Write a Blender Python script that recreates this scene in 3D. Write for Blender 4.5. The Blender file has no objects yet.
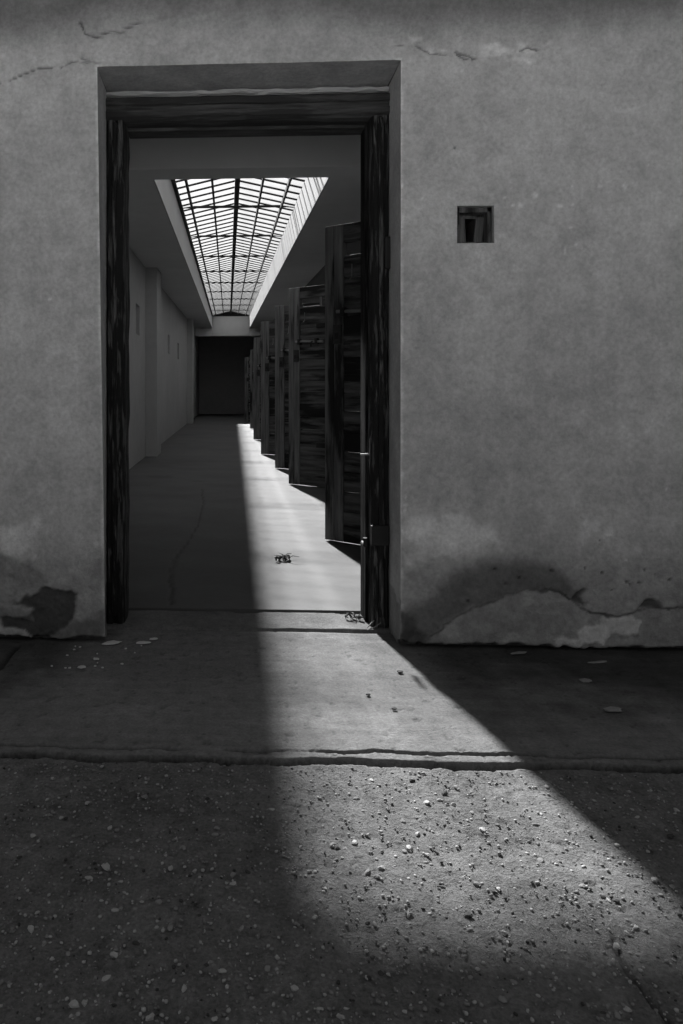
import bpy, math, random
import numpy as np

random.seed(11)
S = bpy.context.scene
C = S.collection

# ------------------------------------------------------------------ camera
EYE = 0.96
cam_d = bpy.data.cameras.new('camera')
cam = bpy.data.objects.new('camera', cam_d)
C.objects.link(cam)
cam.location = (0, 0, EYE)
cam.rotation_euler = (math.radians(90), 0, math.radians(2.7))
cam_d.sensor_width = 36.0
cam_d.sensor_height = 36.0
cam_d.sensor_fit = 'VERTICAL'
cam_d.lens = 720.0 / 1024.0 * 36.0
cam_d.shift_x = (341.5 - 194.0) / 1024.0
cam_d.shift_y = -(512.0 - 391.0) / 1024.0
cam_d.clip_start = 0.05
S.camera = cam

# ------------------------------------------------------------------ world, sun, exposure
SKY = 0.20
SUN = 33.0
world = bpy.data.worlds.new('sky')
S.world = world
world.use_nodes = True
wn = world.node_tree.nodes
wn['Background'].inputs[0].default_value = (1, 1, 1, 1)
wn['Background'].inputs[1].default_value = SKY

sun_d = bpy.data.lights.new('sun', 'SUN')
sun_d.energy = SUN
sun_d.angle = math.radians(2.2)
sun = bpy.data.objects.new('sun', sun_d)
C.objects.link(sun)
sun.location = (-1.5, 14, 9)
SDIR = (0.168 * 1.436, -1.436, -1.0)          # the way the light travels
from mathutils import Vector
sun.rotation_euler = Vector(SDIR).to_track_quat('-Z', 'Y').to_euler()

S.view_settings.view_transform = 'Standard'
S.view_settings.look = 'None'
S.view_settings.exposure = 0.0
S.view_settings.gamma = 1.0
S.view_settings.use_curve_mapping = False

# ------------------------------------------------------------------ noise in numpy
_rng = np.random.RandomState(5)
_tab = _rng.rand(256, 256)

def vnoise(x, y, seed=0):
    x = x + seed * 17.31; y = y + seed * 9.73
    xi = np.floor(x).astype(int); yi = np.floor(y).astype(int)
    fx = x - xi; fy = y - yi
    fx = fx * fx * (3 - 2 * fx); fy = fy * fy * (3 - 2 * fy)
    a = _tab[xi & 255, yi & 255]; b = _tab[(xi + 1) & 255, yi & 255]
    c = _tab[xi & 255, (yi + 1) & 255]; d = _tab[(xi + 1) & 255, (yi + 1) & 255]
    return (a * (1 - fx) + b * fx) * (1 - fy) + (c * (1 - fx) + d * fx) * fy

def fbm(x, y, scale, octaves=4, seed=0):
    s = 0.0; amp = 0.5; tot = 0.0
    for o in range(octaves):
        s = s + amp * vnoise(x * scale, y * scale, seed + o * 3)
        tot += amp; amp *= 0.5; scale *= 2.03
    return s / tot

def sstep(a, b, v):
    t = np.clip((v - a) / (b - a), 0, 1)
    return t * t * (3 - 2 * t)

def line_dist(x, y, pts):
    d = np.full(x.shape, 1e9)
    for (x0, y0), (x1, y1) in zip(pts[:-1], pts[1:]):
        ex, ey = x1 - x0, y1 - y0
        L = ex * ex + ey * ey + 1e-12
        t = np.clip(((x - x0) * ex + (y - y0) * ey) / L, 0, 1)
        d = np.minimum(d, np.hypot(x - x0 - t * ex, y - y0 - t * ey))
    return d

def poly_mask(x, y, pts, w):
    inside = np.zeros(x.shape, bool)
    n = len(pts)
    for i in range(n):
        x0, y0 = pts[i]; x1, y1 = pts[(i + 1) % n]
        cond = ((y0 > y) != (y1 > y))
        with np.errstate(divide='ignore', invalid='ignore'):
            xx = (x1 - x0) * (y - y0) / (y1 - y0 + 1e-12) + x0
        inside ^= cond & (x < xx)
    d = line_dist(x, y, list(pts) + [pts[0]])
    return sstep(-w, w, np.where(inside, d, -d))

# ------------------------------------------------------------------ mesh helpers
class MB:
    def __init__(self):
        self.v = []; self.f = []
    def box(self, x0, x1, y0, y1, z0, z1):
        n = len(self.v)
        self.v += [(x0, y0, z0), (x1, y0, z0), (x1, y1, z0), (x0, y1, z0),
                   (x0, y0, z1), (x1, y0, z1), (x1, y1, z1), (x0, y1, z1)]
        self.f += [(n, n+3, n+2, n+1), (n+4, n+5, n+6, n+7), (n, n+1, n+5, n+4),
                   (n+1, n+2, n+6, n+5), (n+2, n+3, n+7, n+6), (n+3, n, n+4, n+7)]
        return self
    def hexa(self, p):                                  # eight corners, same order as box
        n = len(self.v)
        self.v += list(p)
        self.f += [(n, n+3, n+2, n+1), (n+4, n+5, n+6, n+7), (n, n+1, n+5, n+4),
                   (n+1, n+2, n+6, n+5), (n+2, n+3, n+7, n+6), (n+3, n, n+4, n+7)]
        return self
    def quad(self, a, b, c, d):
        n = len(self.v); self.v += [a, b, c, d]; self.f.append((n, n+1, n+2, n+3)); return self
    def tube(self, pts, r, seg=7):
        n0 = len(self.v); m = len(pts)
        for i, p in enumerate(pts):
            p = Vector(p)
            t = Vector(pts[min(i+1, m-1)]) - Vector(pts[max(i-1, 0)])
            t.normalize()
            up = Vector((0, 0, 1)) if abs(t.z) < 0.9 else Vector((1, 0, 0))
            a = t.cross(up).normalized(); b = t.cross(a).normalized()
            rr = r[i] if isinstance(r, (list, tuple)) else r
            for k in range(seg):
                an = 2 * math.pi * k / seg
                self.v.append(tuple(p + a * math.cos(an) * rr + b * math.sin(an) * rr))
        for i in range(m - 1):
            for k in range(seg):
                a = n0 + i * seg + k; b = n0 + i * seg + (k + 1) % seg
                self.f.append((a, b, b + seg, a + seg))
        self.f.append(tuple(n0 + k for k in range(seg))[::-1])
        self.f.append(tuple(n0 + (m - 1) * seg + k for k in range(seg)))
        return self
    def blob(self, c, rx, ry, rz, rnd, seg=7, rings=4, jit=0.22):
        n0 = len(self.v)
        ang = rnd.random() * 6.28
        ca, sa = math.cos(ang), math.sin(ang)
        self.v.append((c[0], c[1], c[2] + rz))
        for i in range(1, rings):
            ph = math.pi * i / rings
            for k in range(seg):
                th = 2 * math.pi * k / seg
                j = 1 + jit * (rnd.random() - 0.5) * 2
                x = rx * math.sin(ph) * math.cos(th) * j; y = ry * math.sin(ph) * math.sin(th) * j
                self.v.append((c[0] + x * ca - y * sa, c[1] + x * sa + y * ca, c[2] + rz * math.cos(ph) * j))
        self.v.append((c[0], c[1], c[2] - rz))
        last = len(self.v) - 1
        for k in range(seg):
            self.f.append((n0, n0 + 1 + k, n0 + 1 + (k + 1) % seg))
            for i in range(rings - 2):
                a = n0 + 1 + i * seg + k; b = n0 + 1 + i * seg + (k + 1) % seg
                self.f.append((a, a + seg, b + seg, b))
            a = n0 + 1 + (rings - 2) * seg
            self.f.append((a + k, last, a + (k + 1) % seg))
        return self
    def mesh(self, name, mat, smooth=False):
        me = bpy.data.meshes.new(name)
        me.from_pydata(self.v, [], self.f)
        if mat: me.materials.append(mat)
        if smooth: me.polygons.foreach_set('use_smooth', [True] * len(me.polygons))
        me.update()
        return me
    def build(self, name, mat, parent=None, smooth=False, bevel=0.0):
        return link(name, self.mesh(name, mat, smooth), parent, bevel=bevel)

def link(name, me, parent=None, loc=None, bevel=0.0):
    o = bpy.data.objects.new(name, me)
    C.objects.link(o)
    if parent: o.parent = parent
    if loc: o.location = loc
    if bevel:
        m = o.modifiers.new('bevel', 'BEVEL'); m.width = bevel; m.segments = 2; m.limit_method = 'ANGLE'
    return o

def empty(name, loc=(0, 0, 0), rz=0.0):
    o = bpy.data.objects.new(name, None)
    C.objects.link(o); o.location = loc; o.rotation_euler = (0, 0, rz)
    o.empty_display_size = 0.1
    return o

def tag(o, label, cat, group=None):
    o['label'] = label; o['category'] = cat
    if group: o['group'] = group
    return o

def structure(o):
    o['kind'] = 'structure'; return o

def segs(breaks, steps):
    out = []
    for (a, b), st in zip(zip(breaks[:-1], breaks[1:]), steps):
        n = max(1, int(round((b - a) / st)))
        out.append(np.linspace(a, b, n + 1)[:-1])
    out.append(np.array([breaks[-1]]))
    return np.concatenate(out)

def grid_mesh(name, P, keep, attr, mat, extra=None, smooth=True):
    """P: (nu, nv, 3) points; keep: (nu-1, nv-1) cells; attr: (nu, nv) reflectance."""
    nu, nv = P.shape[:2]
    idx = np.arange(nu * nv).reshape(nu, nv)
    q = np.stack([idx[:-1, :-1], idx[1:, :-1], idx[1:, 1:], idx[:-1, 1:]], -1)[keep]
    V = P.reshape(-1, 3); A = attr.reshape(-1)
    if extra:
        ev, ef, ea = extra
        n = len(V)
        V = np.vstack([V, np.array(ev)]); A = np.concatenate([A, np.array(ea)])
        faces = np.vstack([q, np.array(ef) + n])
    else:
        faces = q
    used = np.unique(faces)
    remap = np.zeros(len(V), int); remap[used] = np.arange(len(used))
    V = V[used]; A = A[used]; faces = remap[faces]
    me = bpy.data.meshes.new(name)
    me.vertices.add(len(V)); me.vertices.foreach_set('co', V.astype(np.float32).ravel())
    me.loops.add(len(faces) * 4); me.loops.foreach_set('vertex_index', faces.astype(np.int32).ravel())
    me.polygons.add(len(faces))
    me.polygons.foreach_set('loop_start', np.arange(0, len(faces) * 4, 4, dtype=np.int32))
    me.update(calc_edges=True)
    at = me.attributes.new('tone', 'FLOAT', 'POINT')
    at.data.foreach_set('value', A.astype(np.float32))
    if smooth: me.polygons.foreach_set('use_smooth', np.ones(len(faces), bool))
    me.materials.append(mat)
    me.validate()
    return me

# ------------------------------------------------------------------ materials
def new_mat(name):
    m = bpy.data.materials.new(name); m.use_nodes = True
    nt = m.node_tree
    return m, nt, nt.nodes['Principled BSDF']

def N(nt, kind, **kw):
    n = nt.nodes.new(kind)
    for k, v in kw.items(): setattr(n, k, v)
    return n

def noise(nt, vec, scale, detail=4.0, rough=0.55):
    n = N(nt, 'ShaderNodeTexNoise')
    n.inputs['Scale'].default_value = scale
    n.inputs['Detail'].default_value = detail
    n.inputs['Roughness'].default_value = rough
    if vec: nt.links.new(vec, n.inputs['Vector'])
    return n.outputs[0]

def math_node(nt, op, a, b):
    n = N(nt, 'ShaderNodeMath', operation=op)
    for i, v in enumerate((a, b)):
        if isinstance(v, (int, float)): n.inputs[i].default_value = v
        else: nt.links.new(v, n.inputs[i])
    return n.outputs[0]

def map_range(nt, v, a, b, c, d):
    n = N(nt, 'ShaderNodeMapRange')
    nt.links.new(v, n.inputs[0])
    for i, k in enumerate((a, b, c, d)): n.inputs[i + 1].default_value = k
    return n.outputs[0]

def bump(nt, bsdf, h, dist, strength=1.0):
    b = N(nt, 'ShaderNodeBump')
    b.inputs['Distance'].default_value = dist
    b.inputs['Strength'].default_value = strength
    nt.links.new(h, b.inputs['Height']); nt.links.new(b.outputs[0], bsdf.inputs['Normal'])

def tone_mat(name, fine, amt, rough, bumpd, spec=0.2):
    """grey mineral surface: reflectance from the 'tone' attribute with fine grain"""
    m, nt, p = new_mat(name)
    a = N(nt, 'ShaderNodeAttribute', attribute_name='tone')
    tc = N(nt, 'ShaderNodeTexCoord').outputs['Object']
    n1 = noise(nt, tc, fine, 6.0, 0.7)
    n2 = noise(nt, tc, fine * 0.22, 4.0, 0.6)
    k = math_node(nt, 'MULTIPLY', map_range(nt, n1, 0.25, 0.75, 1 - amt, 1 + amt), map_range(nt, n2, 0.3, 0.7, 1 - amt * .5, 1 + amt * .5))
    nt.links.new(math_node(nt, 'MULTIPLY', a.outputs['Fac'], k), p.inputs['Base Color'])
    p.inputs['Roughness'].default_value = rough
    p.inputs['Specular IOR Level'].default_value = spec
    bump(nt, p, n1, bumpd)
    return m

def flat_mat(name, tone, scale, amt, rough, bumpd=0.0, spec=0.2):
    m, nt, p = new_mat(name)
    tc = N(nt, 'ShaderNodeTexCoord').outputs['Object']
    n1 = noise(nt, tc, scale, 5.0, 0.6)
    n2 = noise(nt, tc, scale * 0.13, 3.0, 0.6)
    s = math_node(nt, 'ADD', math_node(nt, 'MULTIPLY', n1, 0.4), math_node(nt, 'MULTIPLY', n2, 0.6))
    nt.links.new(map_range(nt, s, 0.3, 0.7, tone * (1 - amt), tone * (1 + amt)), p.inputs['Base Color'])
    p.inputs['Roughness'].default_value = rough
    p.inputs['Specular IOR Level'].default_value = spec
    if bumpd: bump(nt, p, n1, bumpd)
    return m

def wood_mat(name, axis, dark, light, paint, paint_amt, rough=0.75, gscale=30.0, sharp=0.04):
    """weathered timber, grain along the given axis, with what is left of a dark paint"""
    m, nt, p = new_mat(name)
    tc = N(nt, 'ShaderNodeTexCoord').outputs['Object']
    info = N(nt, 'ShaderNodeObjectInfo')
    off = N(nt, 'ShaderNodeVectorMath', operation='SCALE')
    off.inputs[0].default_value = (7.1, 3.7, 5.3)
    nt.links.new(info.outputs['Random'], off.inputs['Scale'])
    add = N(nt, 'ShaderNodeVectorMath', operation='ADD')
    nt.links.new(tc, add.inputs[0]); nt.links.new(off.outputs[0], add.inputs[1])
    sc = [1.0, 1.0, 1.0]; sc['xyz'.index(axis)] = 0.07
    mp = N(nt, 'ShaderNodeMapping'); mp.inputs['Scale'].default_value = sc
    nt.links.new(add.outputs[0], mp.inputs['Vector'])
    g = noise(nt, mp.outputs[0], gscale * 2.2, 6.0, 0.65)
    sc2 = [1.0, 1.0, 1.0]; sc2['xyz'.index(axis)] = 0.12
    mp2 = N(nt, 'ShaderNodeMapping'); mp2.inputs['Scale'].default_value = sc2
    nt.links.new(add.outputs[0], mp2.inputs['Vector'])
    pt = noise(nt, mp2.outputs[0], gscale * 0.55, 6.0, 0.62)
    wood = map_range(nt, g, 0.3, 0.7, dark, light)
    msk = map_range(nt, pt, paint_amt - sharp, paint_amt + sharp, 1.0, 0.0)
    mx = N(nt, 'ShaderNodeMix', data_type='FLOAT')
    nt.links.new(msk, mx.inputs['Factor']); nt.links.new(wood, mx.inputs['A'])
    mx.inputs['B'].default_value = paint
    nt.links.new(mx.outputs['Result'], p.inputs['Base Color'])
    p.inputs['Roughness'].default_value = rough
    p.inputs['Specular IOR Level'].default_value = 0.25
    bump(nt, p, math_node(nt, 'ADD', g, math_node(nt, 'MULTIPLY', msk, 0.35)), 0.004)
    return m

M = {}
M['wall_plaster'] = tone_mat('old_wall_plaster', 60.0, 0.24, 0.92, 0.0045)
M['concrete'] = tone_mat('worn_concrete', 110.0, 0.32, 0.9, 0.0045)
M['gravel_concrete'] = tone_mat('exposed_aggregate', 130.0, 0.45, 0.95, 0.0085)
M['corridor_floor'] = tone_mat('smooth_corridor_floor', 30.0, 0.08, 0.75, 0.0006, 0.3)
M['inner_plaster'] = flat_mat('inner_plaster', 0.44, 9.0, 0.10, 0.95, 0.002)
M['ceiling_plaster'] = flat_mat('ceiling_plaster', 0.68, 6.0, 0.08, 0.95, 0.002)
M['shaft_plaster'] = flat_mat('skylight_shaft_plaster', 0.50, 6.0, 0.08, 0.95, 0.001)
M['end_plaster'] = flat_mat('dark_end_plaster', 0.42, 5.0, 0.15, 0.95)
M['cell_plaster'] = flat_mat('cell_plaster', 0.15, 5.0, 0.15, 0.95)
M['roof'] = flat_mat('roof_felt', 0.12, 12.0, 0.2, 0.95)
M['iron'] = flat_mat('painted_iron', 0.014, 60.0, 0.4, 0.6, 0.001, 0.4)
M['bright_iron'] = flat_mat('worn_iron', 0.35, 80.0, 0.3, 0.35, 0.0006, 0.6)
M['bright_iron'].node_tree.nodes['Principled BSDF'].inputs['Metallic'].default_value = 0.8
M['rust'] = flat_mat('rusty_iron', 0.05, 50.0, 0.5, 0.8, 0.001)
M['glazing_iron'] = flat_mat('skylight_iron', 0.02, 40.0, 0.3, 0.7)
M['frame_v'] = wood_mat('frame_wood_upright', 'z', 0.02, 0.17, 0.013, 0.545, gscale=70, sharp=.03)
M['frame_dark'] = wood_mat('frame_wood_inner', 'z', 0.012, 0.04, 0.008, 0.50, gscale=50)
_p = M['frame_dark'].node_tree.nodes['Principled BSDF']; _p.inputs['Specular IOR Level'].default_value = 0.02; _p.inputs['Roughness'].default_value = 1.0
M['frame_h'] = wood_mat('frame_wood_level', 'x', 0.03, 0.09, 0.028, 0.5, gscale=32)
M['door_v'] = wood_mat('door_wood_upright', 'z', 0.08, 0.25, 0.025, 0.41, gscale=14)
M['door_h'] = wood_mat('door_wood_level', 'x', 0.03, 0.17, 0.014, 0.48, gscale=14)
M['vent_wood'] = wood_mat('vent_wood', 'z', 0.04, 0.16, 0.02, 0.46, gscale=40)
M['flake'] = flat_mat('pale_plaster_flake', 0.55, 60.0, 0.15, 0.95, 0.001)
M['leaf'] = flat_mat('dry_leaf', 0.09, 80.0, 0.5, 0.85)
M['straw'] = flat_mat('dry_straw', 0.33, 80.0, 0.3, 0.8)
M['stone_pale'] = flat_mat('pale_pebble', 0.40, 70.0, 0.25, 0.7)
M['stone_mid'] = flat_mat('grey_pebble', 0.25, 70.0, 0.3, 0.75)
M['stone_dark'] = flat_mat('dark_pebble', 0.06, 70.0, 0.3, 0.75)

def glass_mat():
    m = bpy.data.materials.new('dusty_skylight_glass'); m.use_nodes = True
    nt = m.node_tree; nt.nodes.clear()
    out = N(nt, 'ShaderNodeOutputMaterial')
    tr = N(nt, 'ShaderNodeBsdfTransparent'); tr.inputs[0].default_value = (0.95, 0.95, 0.95, 1)
    tl = N(nt, 'ShaderNodeBsdfTranslucent'); tl.inputs[0].default_value = (0.36, 0.36, 0.36, 1)
    tc = N(nt, 'ShaderNodeTexCoord').outputs['Object']
    dust = map_range(nt, noise(nt, tc, 3.0, 5.0, 0.6), 0.3, 0.7, 0.24, 0.38)
    mx = N(nt, 'ShaderNodeMixShader')
    nt.links.new(dust, mx.inputs[0]); nt.links.new(tr.outputs[0], mx.inputs[1]); nt.links.new(tl.outputs[0], mx.inputs[2])
    nt.links.new(mx.outputs[0], out.inputs[0])
    return m
M['glass'] = glass_mat()

# ------------------------------------------------------------------ measures of the place (metres)
WY = 2.72                    # outer face of the front wall
FY0, FY1 = 2.93, 3.11        # timber door frame, front and back
BY = 3.14                    # back of the front wall, where the corridor floor starts
OL_TOP, OL_BOT, OR_ = -0.498, -0.467, 0.645   # opening, left edge leans a little
OT = 2.195
NX0, NX1, NZ0, NZ1 = 0.851, 0.986, 1.509, 1.648   # small vent hole
XL, XR = -1.20, 1.38         # corridor walls
CA, CB = 2.44, 0.0305        # corridor ceiling height = CA + CB * y
SX0, SX1, SY0, SY1 = -0.585, 0.79, 5.0, 26.0     # skylight opening
SH = 0.41                    # depth of the skylight shaft
YEND = 30.0

# stains, patches and cracks of the front wall, (x, z) on its face
DAMP_RIGHT = [(0.649,0.012),(0.641,0.135),(0.715,0.17),(0.788,0.227),(0.843,0.283),(0.935,0.329),(1.08,0.342),(1.196,0.324),(1.286,0.244),(1.322,0.182),(1.225,0.192),(1.08,0.197),(1.008,0.163),(0.898,0.139),(0.818,0.086),(0.752,0.014)]
PATCH_RIGHT = [(0.744,-0.023),(0.763,0.04),(0.807,0.089),(0.862,0.127),(0.935,0.154),(0.997,0.178),(1.026,0.208),(1.116,0.216),(1.207,0.21),(1.279,0.178),(1.333,0.142),(1.387,0.128),(1.512,0.148),(1.691,0.161),(1.938,0.158),(1.938,-0.021)]
FLAKE_RIGHT = [(1.196,0.04),(1.225,0.055),(1.279,0.052),(1.279,0.071),(1.362,0.098),(1.369,0.124),(1.484,0.136),(1.516,0.111),(1.502,0.067),(1.412,0.058),(1.387,0.025),(1.297,0.019),(1.279,0.004),(1.218,0.011)]
HOLE_A = [(1.283,0.204),(1.308,0.23),(1.312,0.167),(1.276,0.185)]
HOLE_B = [(1.516,0.163),(1.53,0.189),(1.555,0.196),(1.584,0.178),(1.591,0.156)]
CORNER_RIGHT = [(0.638,0.135),(0.685,0.114),(0.711,0.062),(0.752,0.04),(0.741,-0.023),(0.634,-0.025)]
PALE_A = [(0.788,0.063),(0.832,0.09),(0.869,0.072),(0.884,0.046),(0.825,0.034)]
PALE_B = [(1.018,0.037),(1.051,0.06),(1.087,0.06),(1.095,0.035),(1.037,0.019)]
ROUGH_LEFT = [(-1.106,0.368),(-0.872,0.339),(-0.814,0.309),(-0.756,0.291),(-0.71,0.265),(-0.694,0.231),(-0.737,0.188),(-0.795,0.172),(-0.818,0.145),(-1.106,0.133)]
DARK_LEFT = [(-0.818,0.145),(-0.795,0.172),(-0.737,0.188),(-0.702,0.211),(-0.64,0.212),(-0.582,0.194),(-0.579,0.118),(-0.602,0.068),(-0.659,0.025),(-0.756,-0.003),(-1.106,-0.036),(-1.106,0.079),(-0.853,0.095),(-0.756,0.096),(-0.744,0.123),(-0.795,0.141)]
LIGHT_LEFT = [(-0.582,0.175),(-0.532,0.183),(-0.525,0.107),(-0.555,0.08),(-0.586,0.087)]
BAND_LEFT = [(-1.106,0.125),(-0.872,0.11),(-0.853,0.083),(-0.849,0.056),(-0.802,0.053),(-0.748,0.02),(-0.764,0.004),(-0.833,0.026),(-0.872,0.037),(-1.106,0.041)]
GREY_LEFT = [(-0.872,0.14),(-0.814,0.141),(-0.756,0.115),(-0.74,0.077),(-0.775,0.084),(-0.872,0.113)]
BASE_LEFT = [(-0.756,0.008),(-0.659,0.048),(-0.571,0.095),(-0.517,0.096),(-0.463,0.127),(-0.463,-0.025),(-0.872,-0.04)]
SPALLS = [[(0.685,2.276),(0.733,2.283),(0.73,2.26),(0.693,2.257)],[(0.752,2.245),(0.774,2.248),(0.77,2.222),(0.755,2.222)],[(0.788,2.233),(0.814,2.229),(0.803,2.218)],[(0.935,2.233),(0.997,2.243),(1.058,2.216),(0.989,2.199),(0.931,2.2)],[(1.055,2.283),(1.08,2.26),(1.116,2.229),(1.145,2.236),(1.131,2.214),(1.073,2.223)],[(1.153,2.258),(1.2,2.264),(1.182,2.246),(1.156,2.243)],[(0.997,2.187),(1.08,2.197),(1.135,2.184),(1.062,2.171)]]
CRACKS = [[(0.641,2.251),(0.697,2.246),(0.752,2.219),(0.807,2.206)],[(0.843,2.217),(0.884,2.209),(0.931,2.189)],[(0.851,2.209),(0.898,2.19),(0.931,2.189)],[(1.08,2.223),(1.116,2.229),(1.145,2.221)],[(-0.95,2.122),(-0.872,2.144),(-0.833,2.151),(-0.802,2.165),(-0.756,2.183),(-0.698,2.197),(-0.671,2.193)],[(-0.632,2.2),(-0.594,2.218),(-0.532,2.213)],[(-0.563,2.366),(-0.54,2.32),(-0.498,2.307),(-0.44,2.333),(-0.41,2.321),(-0.333,2.368)],[(-0.498,2.212),(-0.563,2.229)]]
LOWCRACK = [(1.008,0.207),(1.116,0.22),(1.207,0.214),(1.279,0.181),(1.333,0.142),(1.387,0.128),(1.459,0.132),(1.512,0.152),(1.666,0.165),(1.938,0.161)]
SPECKS = [(0.865,2.146,0.005),(0.741,2.152,0.003),(1.106,2.0,0.006),(1.156,1.803,0.005),(1.268,1.717,0.005),(1.272,1.65,0.006),(1.265,1.562,0.007),(1.283,1.499,0.005),(1.243,1.484,0.006),(1.243,1.47,0.005),(0.891,1.41,0.006),(1.058,1.427,0.004),(1.484,2.03,0.005),(1.055,1.649,0.008),(1.026,1.675,0.006),(1.08,1.649,0.01),(1.135,1.685,0.012),(1.225,1.643,0.01),(1.369,1.715,0.009),(1.459,1.714,0.011),(0.722,1.679,0.005),(0.96,1.799,0.004),(1.541,1.79,0.004),(1.12,1.87,0.004),(1.512,0.604,0.004),(1.609,0.597,0.007),(1.462,0.338,0.006),(0.663,0.531,0.008),(0.663,0.565,0.006),(0.66,0.512,0.006),(-0.679,1.307,0.005),(-0.64,1.651,0.004),(-0.756,1.767,0.005),(-0.563,1.192,0.004),(-0.795,0.887,0.005)]
PITS = [(1.376,0.29,0.007),(1.196,0.295,0.008),(1.466,0.258,0.007),(1.477,0.247,0.006),(1.512,0.254,0.006),(1.619,0.267,0.007),(1.53,0.302,0.005),(0.989,0.3,0.006),(1.08,0.268,0.005),(0.891,0.18,0.008),(1.029,0.245,0.006),(1.315,0.307,0.005),(1.412,0.227,0.004),(1.566,0.285,0.004),(1.369,0.411,0.004),(0.843,1.864,0.006)]
FLOORCRACK = [(-0.251,6.978),(-0.21,6.06),(-0.208,5.354),(-0.244,4.633),(-0.3,4.08),(-0.294,3.647),(-0.25,3.207)]
SLABCRACK = [(-0.827,2.275),(-0.789,2.461),(-0.792,2.584),(-0.79,2.676)]


# ------------------------------------------------------------------ front wall
def wall_front():
    xs = segs([-6.0, -1.0, OL_TOP, OR_, NX0, NX1, 1.8, 7.0], [0.6, 0.006, 0.03, 0.006, 0.006, 0.006, 0.6])
    zs = segs([-0.06, 0.42, NZ0, NZ1, OT, 2.5, 2.9], [0.0055, 0.0095, 0.0077, 0.0095, 0.005, 0.2])
    X, Z = np.meshgrid(xs, zs, indexing='ij')
    lean = (OL_BOT - OL_TOP) * np.clip(1 - Z / OT, 0, 1) * np.exp(-((X - OL_TOP) / 0.25) ** 2)
    X = np.where(X < 0.0, X + lean, X)
    wx = X + 0.034 * (fbm(X, Z, 13, 4, 1) - 0.5) + 0.022 * (fbm(X, Z, 45, 4, 15) - 0.5)
    wz = Z + 0.034 * (fbm(X, Z, 13, 4, 2) - 0.5) + 0.022 * (fbm(X, Z, 45, 4, 16) - 0.5)
    n_big = fbm(X, Z, 1.1, 4, 3); n_mid = fbm(X, Z, 5.0, 5, 4); n_fine = fbm(X, Z, 30, 4, 5)
    streak = fbm(X * 6, Z * 0.5, 2.2, 4, 6)
    tone = 0.50 * (0.57 + 0.28 * n_big + 0.40 * n_mid + 0.16 * streak + 0.16 * (n_fine - .5))
    h = 0.010 * (n_big - 0.5) + 0.004 * (n_mid - 0.5) + 0.0012 * (n_fine - 0.5)      # metres, positive = out of the wall
    def lay(pts, w, t, dh, mix=1.0, rough=0.0):
        nonlocal tone, h
        m = poly_mask(wx, wz, pts, w) * mix
        tone = tone * (1 - m) + m * t * 1.62 * (0.62 + 0.5 * n_mid + 0.5 * (n_fine - .5) + .12)
        h = h + m * (dh + rough * (n_fine - 0.5) * 2 + rough * (n_mid - 0.5))
    # rising damp: mottled, coarser render low on the wall
    low = sstep(0.50, 0.22, Z + 0.25 * (n_mid - 0.5) + 0.2 * (n_big - 0.5))
    tone = tone * (1 - 0.30 * low * (0.2 + 1.6 * n_fine * n_mid * 2))
    h = h + low * 0.004 * (n_fine - 0.5)
    pale = sstep(0.60, 0.72, n_mid) * sstep(0.62, 0.5, Z) * sstep(0.25, 0.36, Z)
    tone = tone * (1 + 0.35 * pale)
    lay(DAMP_RIGHT, 0.035, 0.088, -0.002, 0.9, 0.003)
    lay(CORNER_RIGHT, 0.02, 0.05, -0.006, 0.95, 0.008)
    lay(PATCH_RIGHT, 0.004, 0.205, -0.007, 1.0, 0.0)
    lay(FLAKE_RIGHT, 0.004, 0.36, 0.005, 0.9, 0.001)
    lay(PALE_A, 0.01, 0.26, 0.001, 0.5)
    lay(PALE_B, 0.008, 0.32, 0.003, 0.7)
    lay(HOLE_A, 0.006, 0.06, -0.014, 1.0, 0.004)
    lay(HOLE_B, 0.006, 0.08, -0.012, 1.0, 0.004)
    lay(ROUGH_LEFT, 0.012, 0.165, -0.003, 0.9, 0.003)
    lay(BASE_LEFT, 0.03, 0.085, -0.003, 0.75, 0.004)
    lay(DARK_LEFT, 0.008, 0.042, -0.012, 0.95, 0.006)
    lay(GREY_LEFT, 0.006, 0.15, 0.006, 0.9)
    lay(BAND_LEFT, 0.004, 0.30, 0.012, 0.95)
    lay(LIGHT_LEFT, 0.010, 0.24, 0.004, 0.9)
    for p in SPALLS: lay(p, 0.008, 0.42, -0.004, 0.8, 0.003)
    for c_ in CRACKS:
        d = line_dist(X + 0.012 * (fbm(X, Z, 40, 3, 8) - .5), Z + 0.012 * (fbm(X, Z, 40, 3, 9) - .5), c_)
        m = sstep(0.0052, 0.0012, d) * sstep(.18, .42, fbm(X, Z, 18, 3, 10))
        h = h - 0.010 * m; tone = tone * (1 - 0.6 * m)
    d = line_dist(wx, wz, LOWCRACK)
    m = sstep(0.006, 0.0015, d) * sstep(1.05, 1.25, X) * sstep(.25, .5, fbm(X, Z, 9, 3, 10)); h = h - 0.010 * m; tone = tone * (1 - 0.55 * m)
    for sx, sz, r in SPECKS:
        d = np.hypot(X - sx, (Z - sz)) + 0.006 * (n_fine - 0.5)
        m = sstep(r * 1.2, r * 0.6, d)
        tone = tone * (1 - m) + m * 0.66
    for sx, sz, r in PITS:
        d = np.hypot(X - sx, (Z - sz) * 1.3) + 0.006 * (n_fine - 0.5)
        m = sstep(r * 1.2, r * 0.6, d)
        tone = tone * (1 - 0.6 * m); h = h - 0.008 * m
    # weather stain and soft eave shadow, both put into the tone of the wall top
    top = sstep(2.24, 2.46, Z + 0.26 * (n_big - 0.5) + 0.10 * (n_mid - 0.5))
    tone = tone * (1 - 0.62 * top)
    # worn arrises of the opening
    ed = np.minimum(np.abs(X - OR_), np.abs(X - (OL_TOP + lean))) + 0.012 * (fbm(X, Z, 22, 4, 12) - 0.45)
    worn = sstep(0.010, 0.002, ed) * (Z < OT + .01)
    tone = tone * (1 + 0.45 * worn)
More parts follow.
